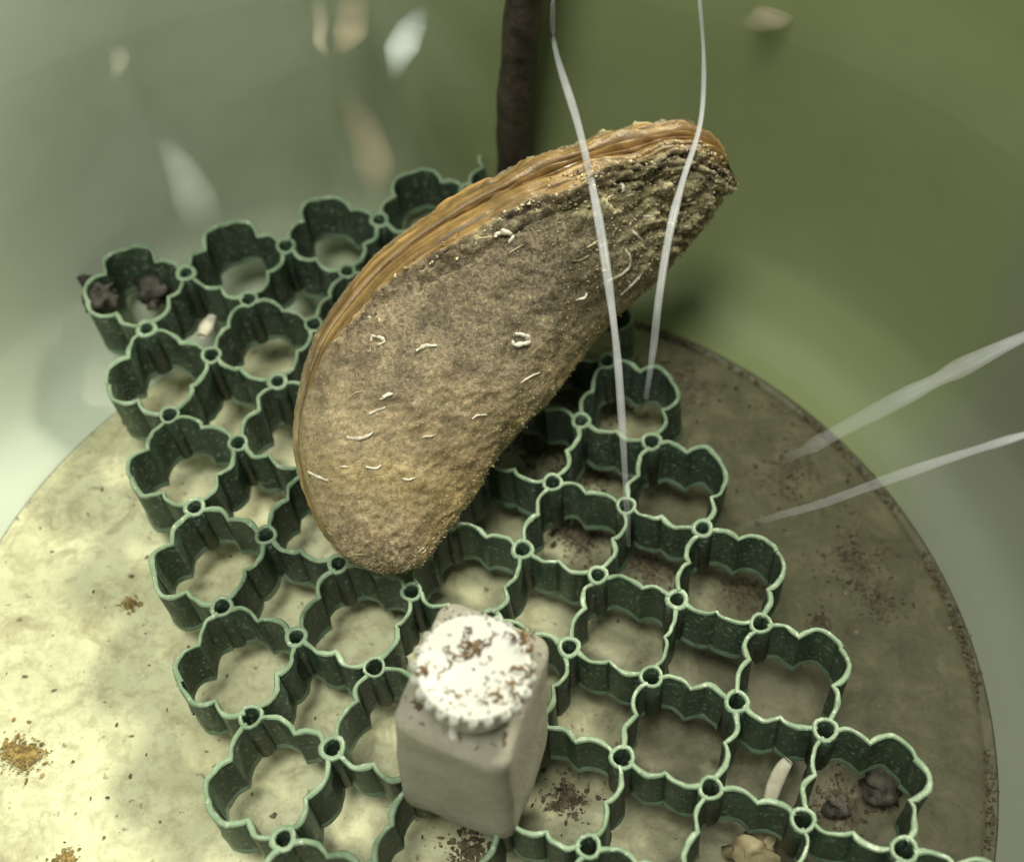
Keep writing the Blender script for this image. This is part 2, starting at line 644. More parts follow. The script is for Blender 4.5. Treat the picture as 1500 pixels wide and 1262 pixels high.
# ------------------------------------------------------------------ mussel
LR = np.array([  # silhouette left x,y, right x,y, height of the axis
    (548, 838, 566, 839, 0.30), (505, 814, 614, 826, 0.36), (470, 762, 652, 778, 0.46), (447, 690, 692, 722, 0.58), (443, 622, 733, 660, 0.70),
    (468, 522, 800, 588, 0.88), (510, 450, 846, 530, 1.00), (575, 375, 890, 482, 1.14), (660, 311, 934, 442, 1.28), (750, 260, 972, 408, 1.42),
    (840, 224, 1002, 374, 1.54), (930, 202, 1024, 345, 1.65), (1000, 193, 1040, 308, 1.74), (1040, 206, 1058, 284, 1.78), (1064, 232, 1068, 262, 1.80)], float)
NS, NA = 260, 120
st = spline(LR, NS)
# resample so the rows are evenly spaced along the axis
axp = (st[:, 0:2] + st[:, 2:4]) / 2
seg = np.r_[0, np.cumsum(np.linalg.norm(np.diff(axp, axis=0), axis=1) + 0.35 * np.abs(np.diff(np.linalg.norm(st[:, :2] - st[:, 2:4], axis=1))))]
ss = np.linspace(0, seg[-1], NS)
st = np.array([np.interp(ss, seg, st[:, k]) for k in range(5)]).T
S = ss / seg[-1]
PSI = np.interp(S, [0, 0.3, 0.7, 1], [0.42, 0.60, 0.86, 0.92])
valA, valB, Mline, Mdir, Kdir, HALF = [], [], [], [], [], []
TH_A = np.linspace(0, math.pi, NA) ** 1.0
frames = []
for i in range(NS):
    l, r = st[i, 0:2], st[i, 2:4]
    mid = (l + r) / 2
    C = at(mid[0], mid[1], st[i, 4])
    dist = np.linalg.norm(C - CAM)
    dl, dr = ray(*l), ray(*r)
    dm = ray(*mid)
    depth = (C - CAM)[1] / dm[1]
    t = (dr - dl) * depth
    hw = np.linalg.norm(t) / 2
    t /= np.linalg.norm(t)
    w = -(dm - t * (dm @ t))
    w /= np.linalg.norm(w)
    psi = PSI[i]
    ratio = 0.60
    a = hw / math.sqrt(math.cos(psi) ** 2 + (ratio * math.sin(psi)) ** 2)
    b = a * ratio
    md = -math.cos(psi) * t + math.sin(psi) * w
    kd = math.sin(psi) * t + math.cos(psi) * w
    frames.append((C, a, b, md, kd))
CC = np.array([f[0] for f in frames]); AA = np.array([f[1] for f in frames]); BB = np.array([f[2] for f in frames])
MD = np.array([f[3] for f in frames]); KD = np.array([f[4] for f in frames])
gap = 0.012 + 0.045 * sstep(0.35, 0.75, S) + 0.05 * sstep(0.66, 0.80, S)
gap = np.minimum(gap * (1 + 0.35 * np.sin(S * 61) * sstep(0.5, 0.8, S)), 0.22 * AA)


def valve(sign):
    """rows along the shell, columns from the lip inside, over the margin, to the hinge"""
    th = np.r_[TH_A]
    rowsV, info = [], []
    inn = [(0.80, 0.25), (0.90, 0.45), (0.965, 0.75)]
    P = np.zeros((NS, NA + 3, 3))
    ct, snt = np.cos(th), np.sin(th)
    for i in range(NS):
        g = gap[i]
        for k, (mm, gg) in enumerate(inn):
            P[i, k] = CC[i] + MD[i] * AA[i] * mm + KD[i] * sign * g * gg
        k_ = np.where(th < math.pi / 2, g, 0.0) + (BB[i] - np.where(th < math.pi / 2, g, 0.0)) * snt ** 0.85
        P[i, 3:] = CC[i] + MD[i] * (AA[i] * ct)[:, None] + KD[i] * (sign * k_)[:, None]
    return P


def valve_finish(P, sign, seed):
    n, k, _ = P.shape
    dS = np.gradient(P, axis=0); dT = np.gradient(P, axis=1)
    N = np.cross(dS, dT) * (1 if sign > 0 else -1)
    N /= np.linalg.norm(N, axis=2)[..., None] + 1e-9
    out = (P - CC[:, None, :])
    flip = np.sign(np.sum(np.sum(N[:, 20:90] * out[:, 20:90], axis=2)))
    N *= flip
    Pf = P.reshape(-1, 3)
    Sg = np.repeat(S, k)
    thg = np.tile(np.r_[[-0.12, -0.08, -0.04], TH_A], n)
    ag = np.repeat(AA, k)
    arc = thg * ag                              # rough distance from the margin in units
    n1 = fbm(Pf * 2.2, 4, seed)
    n2 = fbm(Pf * 9, 3, seed + 9)
    n3 = vnoise(Pf * 26, seed + 20)
    # width of the ochre band from the margin, wider towards the siphon end
    bw = 0.01 + 0.37 * sstep(0.25, 0.62, Sg) - 0.17 * sstep(0.62, 0.86, Sg) + 0.07 * n1 + 0.02 * n2
    band = sstep(0.05, -0.03, arc - bw) * np.clip(sstep(0.03, 0.15, Sg), 0, 1)
    crust = np.exp(-((arc - bw - 0.11) / 0.13) ** 2) * sstep(0.3, 0.5, Sg) * (1.0 if sign > 0 else 0.0)
    tip = sstep(0.62, 0.85, Sg + 0.05 * n1) * (1 - 0.4 * band)
    bodyw = 1 - band
    fade = np.clip(np.sin(np.clip(thg, 0, math.pi)) * 6, 0, 1)
    # relief
    dsp = 0.009 * n3 * bodyw + 0.007 * n2 * bodyw + 0.007 * n1 * bodyw
    dsp += crust * (0.055 * np.abs(n2) + 0.03 * n3) + tip * (0.035 * n2 + 0.03 * n1)
    dsp -= 0.035 * sstep(0.0, 0.05, arc - bw - 0.24 + 0.05 * n1) * sstep(0.45, 0.6, Sg) * sstep(0.95, 0.85, Sg)   # step below the crust
    lines = np.sin((arc * 34 + 2.0 * n1) / (0.6 + 0.5 * Sg)) * (0.6 + 0.6 * n1)
    fib = vnoise(np.c_[arc * 42, Sg * 9, np.zeros(len(Sg))], seed + 50) + 0.6 * vnoise(np.c_[arc * 95, Sg * 16, np.ones(len(Sg))], seed + 51)
    dsp += band * (0.010 * lines + 0.008 * n2 + 0.010 * fib)
    lam = np.sin(arc * 22 + 5 * n1 + 2 * n2)
    dsp += tip * (1 - band) * 0.030 * lam
    gr = np.sin(arc * 15 + 1.5 * n1 + 3 * Sg)
    dsp += bodyw * 0.006 * gr
    crack = (np.exp(-((arc - bw - 0.26 - 0.06 * n1) / 0.016) ** 2) + np.exp(-((arc - bw - 0.10 - 0.05 * n1 - 0.02 * n2) / 0.013) ** 2) + 0.8 * np.exp(-((arc - bw - 0.42 - 0.09 * n1) / 0.012) ** 2) * sstep(0.6, 0.75, Sg)) * sstep(0.42, 0.58, Sg) * sstep(-0.7, 0.1, fbm(Pf * 1.6, 2, seed + 90))
    crack = np.clip(crack, 0, 1)
    dsp -= 0.05 * crack
    dsp *= np.clip(fade + 0.25, 0, 1) * np.clip(sstep(0, 0.05, Sg) + 0.2, 0, 1)
    Pf = Pf + N.reshape(-1, 3) * dsp[:, None]
    # colour of the shell itself: clean ochre margin, silt body, dark and pale crust
    silt = np.array([0.37, 0.28, 0.162]); ochre = np.array([0.225, 0.138, 0.048]); dark = np.array([0.10, 0.062, 0.028]); pale = np.array([0.50, 0.43, 0.25])
    olive = np.array([0.20, 0.17, 0.075]); brown = np.array([0.15, 0.10, 0.05])
    col = silt[None] * (1 + 0.10 * n1[:, None])
    dk = sstep(0.1, 0.9, n1 + 0.5 * n2 + 0.9 * np.exp(-((Sg - 0.52) / 0.14) ** 2) * np.exp(-((arc - 0.75) / 0.35) ** 2))
    col = col * (1 - 0.45 * dk[:, None]) + brown * 0.45 * dk[:, None]
    up = sstep(0.30, 0.48, Sg + 0.05 * n1) * sstep(2.4, 1.6, thg)
    col = col * (1 - 0.30 * up[:, None]) * np.where(up[:, None] > 0, np.array([0.97, 1.0, 1.06]) ** up[:, None], 1)
    spot = sstep(0.35, 0.75, fbm(Pf * 4.2, 3, seed + 70)) * 0.5
    col = col * (1 - spot[:, None]) + brown * 0.8 * spot[:, None]
    scr = sstep(0.5, 0.8, vnoise(np.c_[Sg * 70, thg * 5, np.zeros(len(Sg))], seed + 80)) * sstep(0.55, 0.3, Sg) * 0.35
    col = col * (1 - scr[:, None]) + pale * scr[:, None]
    yb = np.exp(-((Sg - 0.20) / 0.05) ** 2) * 0.5
    col = col * (1 - yb[:, None]) + np.array([0.37, 0.27, 0.11]) * yb[:, None]
    hinge = sstep(2.0, 2.6, thg + 0.2 * n1)
    col = col * (1 - 0.6 * hinge[:, None]) + np.array([0.40, 0.285, 0.12]) * 0.6 * hinge[:, None]
    tp = tip * sstep(-0.2, 0.3, n2 + 0.3 * n1)
    col = col * (1 - 0.7 * tip[:, None]) + olive * 0.7 * tip[:, None]
    col = col * (1 - 0.75 * tp[:, None]) + pale * 0.75 * tp[:, None]
    ck = crust * sstep(0.0, 0.5, n2 + 0.4 * n3)
    col = col * (1 - 0.85 * crust[:, None]) + dark * 0.85 * crust[:, None]
    col = col * (1 - 0.6 * ck[:, None]) + pale * 0.6 * ck[:, None]
    bcol = ochre[None] * np.clip(1 + 0.12 * lines[:, None] + 0.22 * n1[:, None] + 0.42 * fib[:, None], 0.25, 2)
    crease = np.exp(-((arc - 0.5 * bw - 0.03 * n1) / 0.022) ** 2) * sstep(0.25, 0.45, Sg) * sstep(-0.5, 0.3, n1)
    bcol = bcol * (1 - 0.6 * crease[:, None])
    col = col * (1 - band[:, None]) + bcol * band[:, None]
    col = col * (1 - 0.8 * crack[:, None])
    lipc = sstep(0.02, -0.04, arc)
    col = col * (1 - 0.75 * lipc[:, None]) + np.array([0.09, 0.045, 0.012]) * 0.75 * lipc[:, None]
    grain = np.clip((1 - band) * (1 - 0.45 * hinge) * (0.5 + 0.5 * np.maximum(up, sstep(0.14, 0.08, Sg))), 0.12, 1)
    col = np.c_[np.clip(col, 0.005, 1), grain]
    return Pf.reshape(n, k, 3), col, N, band, Sg, arc


mbase = at(560, 822, 0.02)
mroot = thing('mussel', 'large brown freshwater mussel standing tilted with its rough tip raised, coated in silt', 'mussel', mbase)
VA, colA, NA_, bandA, SgA, arcA = valve_finish(valve(1), 1, 11)
VB, colB, NB_, _, _, _ = valve_finish(valve(-1), -1, 40)
for Vv, cc, nm in ((VA, colA, 'front'), (VB, colB, 'back')):
    n, k, _ = Vv.shape
    mid0 = Vv[0].mean(0)
    verts = Vv.reshape(-1, 3)
    F = grid_faces(n, k, False)
    F.append(tuple(range(k))[::-1])
    F.append(tuple((n - 1) * k + j for j in range(k)))
    o = build('valve', verts, F, M_SHELL, mroot, color=cc)
# mantle frill inside the gap
i0 = int(NS * 0.30)
for lay, (mm, ky) in enumerate(((0.955, 0.35), (0.965, -0.30))):
    V = []
    nn = NS - i0 - 4
    for i in range(i0, NS - 4):
        s_ = S[i]
        fr = 0.02 * math.sin(s_ * 150 + lay) + 0.016 * math.sin(s_ * 67 + 2 * lay)
        amp = sstep(0.35, 0.8, s_)
        for q_, off in ((0.86, 0.0), (0.93, 0.4), (mm + 0.010, 1.0), (mm + 0.014, 1.25), (0.90, 1.3)):
            V.append(CC[i] + MD[i] * AA[i] * (q_ + 0.6 * fr * amp * off) + KD[i] * gap[i] * (ky + (off - 1) * 0.25 * (1 if lay == 0 else -1) + fr * amp * 10 * (0.4 if off else 0.0)))
    build('mantle_edge', V, grid_faces(nn, 5), M_MANTLE, mroot)

# things stuck to the shell
front = VA.reshape(-1, 3)
fpx = pix(front)
Nf = NA_.reshape(-1, 3)
facing = np.sum(Nf * (CAM - front), axis=1) > 0.15


def on_shell(px, py):
    dd = np.hypot(fpx[:, 0] - px, fpx[:, 1] - py) + np.where(facing, 0, 1e4)
    k = int(np.argmin(dd))
    return front[k], Nf[k]


def worm(pxs, r, name='crust_tube', mat=None):
    P = np.array([on_shell(*q)[0] + on_shell(*q)[1] * r * 0.3 for q in pxs])
    P = spline(P, max(8, 4 * len(P)))
    rad = r * np.sin(np.linspace(0.35, math.pi - 0.35, len(P))) ** 0.6 * (1 + 0.22 * np.sin(np.arange(len(P)) * 1.3 + P[0, 0] * 40))
    V, F = tube(P, rad, 7)
    V = np.array(V)
    V += 0.45 * r * np.c_[vnoise(V * 22, 3), vnoise(V * 22, 4), vnoise(V * 22, 5)]
    build(name, V, F, mat or M_WHITE, mroot)


def curl(cx, cy, rx, ry, a0, a1, rot=0.0):
    out = []
    for a in np.linspace(a0, a1, 7):
        x, y = rx * math.cos(a), ry * math.sin(a)
        out.append((cx + x * math.cos(rot) - y * math.sin(rot), cy + x * math.sin(rot) + y * math.cos(rot)))
    return out


worm(curl(760, 496, 13, 8, -2.4, 3.0), 0.020)
worm(curl(553, 498, 9, 6, -3.2, 1.6), 0.015)
worm([(608, 512), (618, 509), (628, 507), (639, 503)], 0.018)
worm(curl(738, 348, 13, 8, -3.3, 1.0), 0.022)
worm([(557, 583), (566, 580), (577, 577)], 0.016)
worm([(540, 606), (552, 601), (564, 594)], 0.014)
worm([(507, 640), (522, 642), (536, 640), (548, 632)], 0.017)
worm([(535, 684), (548, 685), (558, 682)], 0.011)
worm([(590, 700), (600, 701), (606, 700)], 0.010)
worm([(452, 690), (466, 697), (482, 703)], 0.013)
worm([(498, 682), (512, 683)], 0.010)
worm([(890, 412), (905, 404), (920, 392), (923, 376), (912, 363)], 0.014)
worm([(908, 432), (920, 420), (932, 410), (940, 400)], 0.014)
worm([(905, 268), (912, 272), (914, 280)], 0.016)
worm([(940, 318), (955, 316), (966, 308), (960, 298)], 0.011)
worm([(845, 440), (855, 436), (860, 428)], 0.010)
worm([(925, 335), (932, 345), (943, 352)], 0.013)
worm([(760, 560), (775, 552), (790, 545)], 0.008)
worm([(690, 612), (700, 609), (712, 606)], 0.009)

for q in range(26):             # short worn stubs of tube, many near the tip
    k_ = int(rng.choice(np.where(facing & (arcA > 0.25) & ((SgA > 0.6) | (rng.uniform(size=len(SgA)) < 0.12)))[0]))
    x_, y_ = fpx[k_]
    a_ = rng.uniform(-0.9, 0.5)
    l_ = rng.uniform(4, 13)
    worm([(x_ - l_ * math.cos(a_), y_ - l_ * math.sin(a_)), (x_, y_ + rng.normal(0, 2)), (x_ + l_ * math.cos(a_), y_ + l_ * math.sin(a_))], rng.uniform(0.006, 0.013), mat=M_STUB)

# silt grains: thousands of tiny flakes over the front valve
idx = np.where((bandA < 0.25) & facing & (arcA > 0.1))[0]
pick = rng.choice(idx, 14000)
V, F, Cc = [], [], []
for k in pick:
    p = front[k] + rng.normal(0, 0.008, 3)
    s = rng.uniform(0.004, 0.010) * (1.5 if SgA[k] > 0.62 else 1.0)
    q = rng.normal(0, 1, (3, 3))
    q /= np.linalg.norm(q, axis=1)[:, None]
    b = len(V)
    pts = [p + Nf[k] * s * 0.9, p + q[0] * s, p + q[1] * s * 0.8, p + q[2] * s * 1.1]
    V += pts
    F += [(b, b + 1, b + 2), (b, b + 2, b + 3), (b, b + 3, b + 1), (b + 1, b + 3, b + 2)]
    u = rng.uniform()
    c = np.array([0.40, 0.32, 0.20]) * rng.uniform(0.6, 1.3) if u < 0.72 else (np.array([0.10, 0.07, 0.04]) if u < 0.9 else np.array([0.60, 0.53, 0.38]))
    Cc += [c] * 4
tag(build('silt', V, F, M_SILT, mroot, smooth=False, color=np.clip(Cc, 0, 1)), kind='stuff')
# knobbly crust lumps near the raised tip and along the band
pick = rng.choice(np.where(facing & (((SgA > 0.72) & (arcA > 0.05)) | ((SgA > 0.45) & (arcA > 0.22) & (arcA < 0.62))))[0], 520)
ico = bmesh.new()
bmesh.ops.create_icosphere(ico, subdivisions=1, radius=1.0)
icoV = np.array([v.co[:] for v in ico.verts]); icoF = [tuple(v.index for v in f.verts) for f in ico.faces]
ico.free()
V, F, Cc = [], [], []
for k in pick:
    r = rng.uniform(0.005, 0.014)
    q = icoV * r * rng.uniform(0.4, 2.0, 3) * (1 + 0.3 * rng.normal(0, 1, (len(icoV), 1)))
    b = len(V)
    V += list(front[k] + Nf[k] * r * 0.2 + q)
    F += [tuple(b + i for i in f) for f in icoF]
    u = rng.uniform()
    c = np.array([0.50, 0.43, 0.26]) * rng.uniform(0.7, 1.5) if u < 0.6 else (np.array([0.22, 0.16, 0.07]) * rng.uniform(0.6, 1.4) if u < 0.8 else np.array([0.08, 0.055, 0.03]))  # many pale lumps, which also imitate wet highlights along the ridge
    Cc += [c] * len(icoV)
tag(build('crust', V, F, M_SILT, mroot, color=np.clip(Cc, 0, 1)), kind='stuff')

# ------------------------------------------------------------------ white stone block
BT = 1.30
top = [(-0.335, -2.395), (0.425, -2.73), (0.775, -1.77), (0.015, -1.44)]
low = [(-0.275, -2.48), (0.56, -2.775), (0.835, -1.90), (0.02, -1.62)]
zl = 0.03
bm = bmesh.new()
vs = [bm.verts.new((x, y, zl)) for x, y in low] + [bm.verts.new((x, y, BT)) for x, y in top]
for f in ((3, 2, 1, 0), (4, 5, 6, 7), (0, 1, 5, 4), (1, 2, 6, 5), (2, 3, 7, 6), (3, 0, 4, 7)):
    bm.faces.new([vs[i] for i in f])
vert_e = [e for e in bm.edges if abs(e.verts[0].co.z - e.verts[1].co.z) > 0.5]
bmesh.ops.bevel(bm, geom=vert_e, offset=0.13, segments=5, profile=0.5, affect='EDGES')
hor_e = [e for e in bm.edges if abs(e.verts[0].co.z - e.verts[1].co.z) < 0.05 and len(e.link_faces) == 2 and abs(e.link_faces[0].normal.z - e.link_faces[1].normal.z) > 0.5]
bm.normal_update()
hor_e = [e for e in bm.edges if len(e.link_faces) == 2 and abs(abs(e.link_faces[0].normal.z) - abs(e.link_faces[1].normal.z)) > 0.5]
bmesh.ops.bevel(bm, geom=hor_e, offset=0.06, segments=4, profile=0.5, affect='EDGES')
bmesh.ops.triangulate(bm, faces=[f for f in bm.faces if len(f.verts) > 4])
bmesh.ops.subdivide_edges(bm, edges=[e for e in bm.edges if e.calc_length() > 0.12], cuts=6, use_grid_fill=True)
bm.normal_update()
V = np.array([v.co[:] for v in bm.verts]); Nn = np.array([v.normal[:] for v in bm.verts])
V = V + Nn * (0.016 * fbm(V * 3, 5, 2))[:, None]
F = [tuple(v.index for v in f.verts) for f in bm.faces]
bm.verts.index_update()
F = [tuple(v.index for v in f.verts) for f in bm.faces]
bm.free()
bb = (0.25, -2.15, zl)
tag(build('stone_block', V, F, M_BLOCK, base=bb), 'tapered white block standing on the green grid under the knurled cap', 'block')

# ------------------------------------------------------------------ knurled white cap
CZ = 1.66
cc = at(694, 976, CZ)
croot = thing('knurled_cap', 'round white cap with beaded edge and brown crumbs lying on the white block', 'cap', (cc[0], cc[1], BT))
prof_c = [(0.27, BT + 0.012), (0.31, BT + 0.03), (0.335, BT + 0.12), (0.355, CZ - 0.10), (0.372, CZ - 0.02), (0.362, CZ + 0.012), (0.33, CZ + 0.010), (0.25, CZ - 0.012), (0.14, CZ - 0.03), (0.06, CZ - 0.036), (0.01, CZ - 0.036)]
pc = spline(prof_c, 40)
k = 72
V = np.array([(cc[0] + r * math.cos(2 * math.pi * j / k), cc[1] + r * math.sin(2 * math.pi * j / k), z) for r, z in pc for j in range(k)])
V[:, 2] += 0.006 * fbm(V * 5, 3, 8)
F = grid_faces(len(pc), k, True)
F.append(tuple(range(k))[::-1])
F.append(tuple((len(pc) - 1) * k + j for j in range(k)))
build('cap_body', V, F, M_CAP, croot)
nb = 23
for j in range(nb):
    a = 2 * math.pi * (j + 0.3) / nb + rng.normal(0, 0.02)
    r = 0.374
    x, y = cc[0] + r * math.cos(a), cc[1] + r * math.sin(a)
    rb = 0.036 * rng.uniform(0.9, 1.12)
    P = [(x - 0.045 * math.cos(a), y - 0.045 * math.sin(a), CZ - 0.14), (x - 0.015 * math.cos(a), y - 0.015 * math.sin(a), CZ - 0.09), (x, y, CZ - 0.05), (x, y, CZ - 0.01), (x, y, CZ + 0.012), (x, y, CZ + 0.018)]
    Vb, Fb = tube(P, [rb * 0.7, rb * 0.95, rb, rb * 0.95, rb * 0.6, rb * 0.15], 10, flat=(1, 0, 0))
    build('bead', Vb, Fb, M_CAP, croot)
pg = at(664, 1078, BT)
Vb, Fb = tube([pg + np.array([0, 0, 0.0]), pg + np.array([0.0, 0.02, 0.10]), pg + np.array([0.01, 0.08, 0.2])], [0.032, 0.030, 0.028], 8)
build('peg', Vb, Fb, M_CAP, croot)

# crumbs lying on the cap and on the block
V, F, Cc = [], [], []


def crumb(p, length, r, ang, col, bend=0.6, lift=0.0):
    n = 4
    P = []
    for q in range(n):
        t = (q / (n - 1) - 0.5) * length
        o = bend * length * 0.35 * math.sin(q * 2.1 + ang)
        P.append((p[0] + t * math.cos(ang) - o * math.sin(ang), p[1] + t * math.sin(ang) + o * math.cos(ang), p[2] + r * 0.6 + lift * q))
    v, f = tube(P, [r * 0.6, r, r * 0.9, r * 0.4], 5)
    b = len(V)
    V.extend(v)
    F.extend(tuple(b + i for i in ff) for ff in f)
    Cc.extend([col] * len(v))


def cap_z(x, y):
    rr_ = math.hypot(x - cc[0], y - cc[1])
    return float(np.interp(rr_, [0, 0.14, 0.25, 0.34, 0.41], [CZ - 0.036, CZ - 0.03, CZ - 0.012, CZ + 0.012, CZ + 0.022]))


for q in range(80):
    r = 0.38 * math.sqrt(rng.uniform(0, 1)); a = rng.uniform(0, 2 * math.pi)
    x, y = cc[0] + r * math.cos(a), cc[1] + r * math.sin(a)
    col = (0.035, 0.028, 0.020) if rng.uniform() < 0.6 else (0.16, 0.09, 0.03)
    crumb((x, y, cap_z(x, y)), rng.uniform(0.015, 0.045), rng.uniform(0.003, 0.0055), rng.uniform(0, 6.28), col, lift=rng.uniform(0, 0.003))
for (px, py, nn, sp, ln) in ((694, 938, 16, 0.045, 0.06), (690, 945, 6, 0.03, 0.08), (660, 960, 4, 0.03, 0.09), (772, 938, 18, 0.04, 0.07), (768, 985, 5, 0.03, 0.09), (750, 1010, 4, 0.04, 0.08), (730, 1025, 5, 0.035, 0.09), (622, 985, 4, 0.03, 0.08), (668, 1018, 2, 0.02, 0.07)):
    c0 = at(px, py, CZ)
    for q in range(nn):
        x, y = c0[0] + rng.normal(0, sp), c0[1] + rng.normal(0, sp)
        crumb((x, y, cap_z(x, y)), ln * rng.uniform(0.6, 1.3), rng.uniform(0.005, 0.010), rng.uniform(0, 6.28), np.array([0.17, 0.095, 0.03]) * rng.uniform(0.5, 1.3), lift=rng.uniform(0, 0.012))
tag(build('crumbs', V, F, M_CRUMB, smooth=False, color=Cc, base=(cc[0], cc[1], CZ)), 'dark brown crumbs strewn over the top of the white cap', 'crumbs', kind='stuff')
V, F, Cc = [], [], []
for q in range(150):
    u_, v_ = rng.uniform(0.06, 0.94, 2)
    T = [np.array(t) for t in top]
    p = (1 - u_) * (1 - v_) * T[0] + u_ * (1 - v_) * T[1] + u_ * v_ * T[2] + (1 - u_) * v_ * T[3]
    dcap = math.hypot(p[0] - cc[0], p[1] - cc[1])
    if dcap < 0.33:
        continue
    near = dcap < 0.43
    crumb((p[0], p[1], BT + 0.004), rng.uniform(0.02, 0.05) * (1.5 if near else 0.7), rng.uniform(0.004, 0.009) * (1.5 if near else 0.7), rng.uniform(0, 6.28), np.array([0.12, 0.08, 0.045]) * rng.uniform(0.5, 1.4))
tag(build('block_crumbs', V, F, M_CRUMB, smooth=False, color=Cc, base=(0.2, -2.1, BT)), 'fine brown dirt on the top of the white block around the cap', 'dirt', kind='stuff')

# ------------------------------------------------------------------ dark upright tube by the back wall
tx, ty = 0.50, 4.10
P = spline([(tx + 0.06, ty - 0.02, -0.25), (tx + 0.04, ty, 0.3), (tx + 0.02, ty, 1.0), (tx + 0.03, ty, 1.8), (tx + 0.08, ty, 3.0), (tx + 0.12, ty, 5.2)], 60)
rad = 0.165 + 0.03 * np.linspace(0, 1, 60) + 0.012 * np.sin(np.arange(60) * 0.7) * rng.uniform(0.4, 1, 60)
V, F = tube(P, rad, 22, flat=(0, 1, 0))
V = np.array(V) + 0.012 * np.c_[fbm(np.array(V) * 3, 3, 1), fbm(np.array(V) * 3, 3, 2), np.zeros(len(V))]
troot = thing('upright_tube', 'dark brown upright tube standing behind the mussel against the back wall', 'tube', (tx + 0.06, ty, -0.25))
build('shaft', V, F, M_TUBE, troot)
V = icoV
bm = bmesh.new()
bmesh.ops.create_icosphere(bm, subdivisions=4, radius=1.0)
V = np.array([v.co[:] for v in bm.verts]); F = [tuple(v.index for v in f.verts) for f in bm.faces]
bm.free()
V = V * (1 + 0.25 * fbm(V * 1.8, 4, 6))[:, None] * np.array([0.38, 0.26, 0.24]) + np.array([tx - 0.10, ty - 0.02, -0.02])
build('foot', V, F, M_TUBE, troot)

# ------------------------------------------------------------------ nylon lines
def nylon(pts, rad, label, fade=(1, 0.9, 0.1), n=60, squash=0.45):
    P = spline(np.array(pts), n)
    r = np.interp(np.linspace(0, 1, n), np.linspace(0, 1, len(rad)), rad) * 0.88 * (1 + 0.22 * vnoise(np.c_[np.linspace(0, 14, n), np.full(n, rad[1] * 900), np.zeros(n)], 12))
    V, F = tube(P, r, 10, squash=squash)
    al = np.repeat(np.interp(np.linspace(0, 1, n), [0, 0.6, 1], fade), 10)
    o = build('nylon_line', V, F, M_LINE, base=P[-1], color=np.c_[al, al, al])
    tag(o, label, 'line', 'white nylon lines in the water')


zs = ZW - 0.01
nylon([at(812, -60, 3.1), at(810, 0, 2.8), at(813, 70, zs), at(846, 180, zs - 0.02), at(870, 285, zs - 0.05), at(887, 385, zs - 0.10), at(902, 500, 1.95), at(910, 600, 1.75), at(917, 720, 1.4), at(921, 800, 1.1)],
      [0.02, 0.024, 0.030, 0.044, 0.046, 0.040, 0.034, 0.030, 0.027, 0.022], 'longer white nylon line crossing the middle of the mussel beside the dark tube')
nylon([at(1022, -60, 3.1), at(1025, 0, 2.8), at(1031, 90, 2.4), at(1026, 180, zs), at(1000, 265, zs - 0.03), at(981, 340, zs - 0.06), at(966, 430, zs - 0.1), at(957, 510, 1.9), at(946, 585, 1.7)],
      [0.02, 0.022, 0.024, 0.026, 0.036, 0.042, 0.032, 0.028, 0.022], 'shorter white nylon line crossing the raised tip of the mussel')
nylon([at(1600, 450, zs), at(1500, 493, zs - 0.05), at(1420, 532, 2.0), at(1330, 578, 1.8), at(1240, 625, 1.5), at(1180, 658, 1.3), at(1140, 676, 1.1)],
      [0.04, 0.05, 0.078, 0.082, 0.07, 0.06, 0.05], 'broad faint nylon line slanting in over the wall right of the mussel, upper of two', (0.6, 0.42, 0.0))
nylon([at(1600, 610, zs), at(1500, 637, zs - 0.05), at(1400, 668, 1.9), at(1300, 702, 1.5), at(1210, 735, 1.0), at(1140, 755, 0.6), at(1080, 772, 0.2)],
      [0.03, 0.034, 0.048, 0.055, 0.055, 0.05, 0.04], 'narrow bright nylon line slanting down to the green grid, lower of two', (1, 0.6, 0.0))

# ------------------------------------------------------------------ water reflections by the back wall, built as thin tinted sheets
def baked_tone(pxs, label, col, alpha, width, seed, z=ZW + 0.015):
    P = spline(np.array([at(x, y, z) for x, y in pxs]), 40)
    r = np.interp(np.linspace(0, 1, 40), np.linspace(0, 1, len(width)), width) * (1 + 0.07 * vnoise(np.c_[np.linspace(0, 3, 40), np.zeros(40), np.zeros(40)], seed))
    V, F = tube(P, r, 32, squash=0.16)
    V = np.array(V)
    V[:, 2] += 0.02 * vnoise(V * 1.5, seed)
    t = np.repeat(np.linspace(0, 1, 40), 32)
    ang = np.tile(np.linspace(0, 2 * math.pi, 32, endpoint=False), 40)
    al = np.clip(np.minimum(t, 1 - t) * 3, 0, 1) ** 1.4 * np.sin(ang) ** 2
    m_ = mat_line('reflection_tint', col, alpha)
    o = build('reflection_sheet', V, F, m_, base=P[-1], color=np.c_[al, al, al])
    tag(o, label, 'baked_tone', 'water reflections built as sheets')


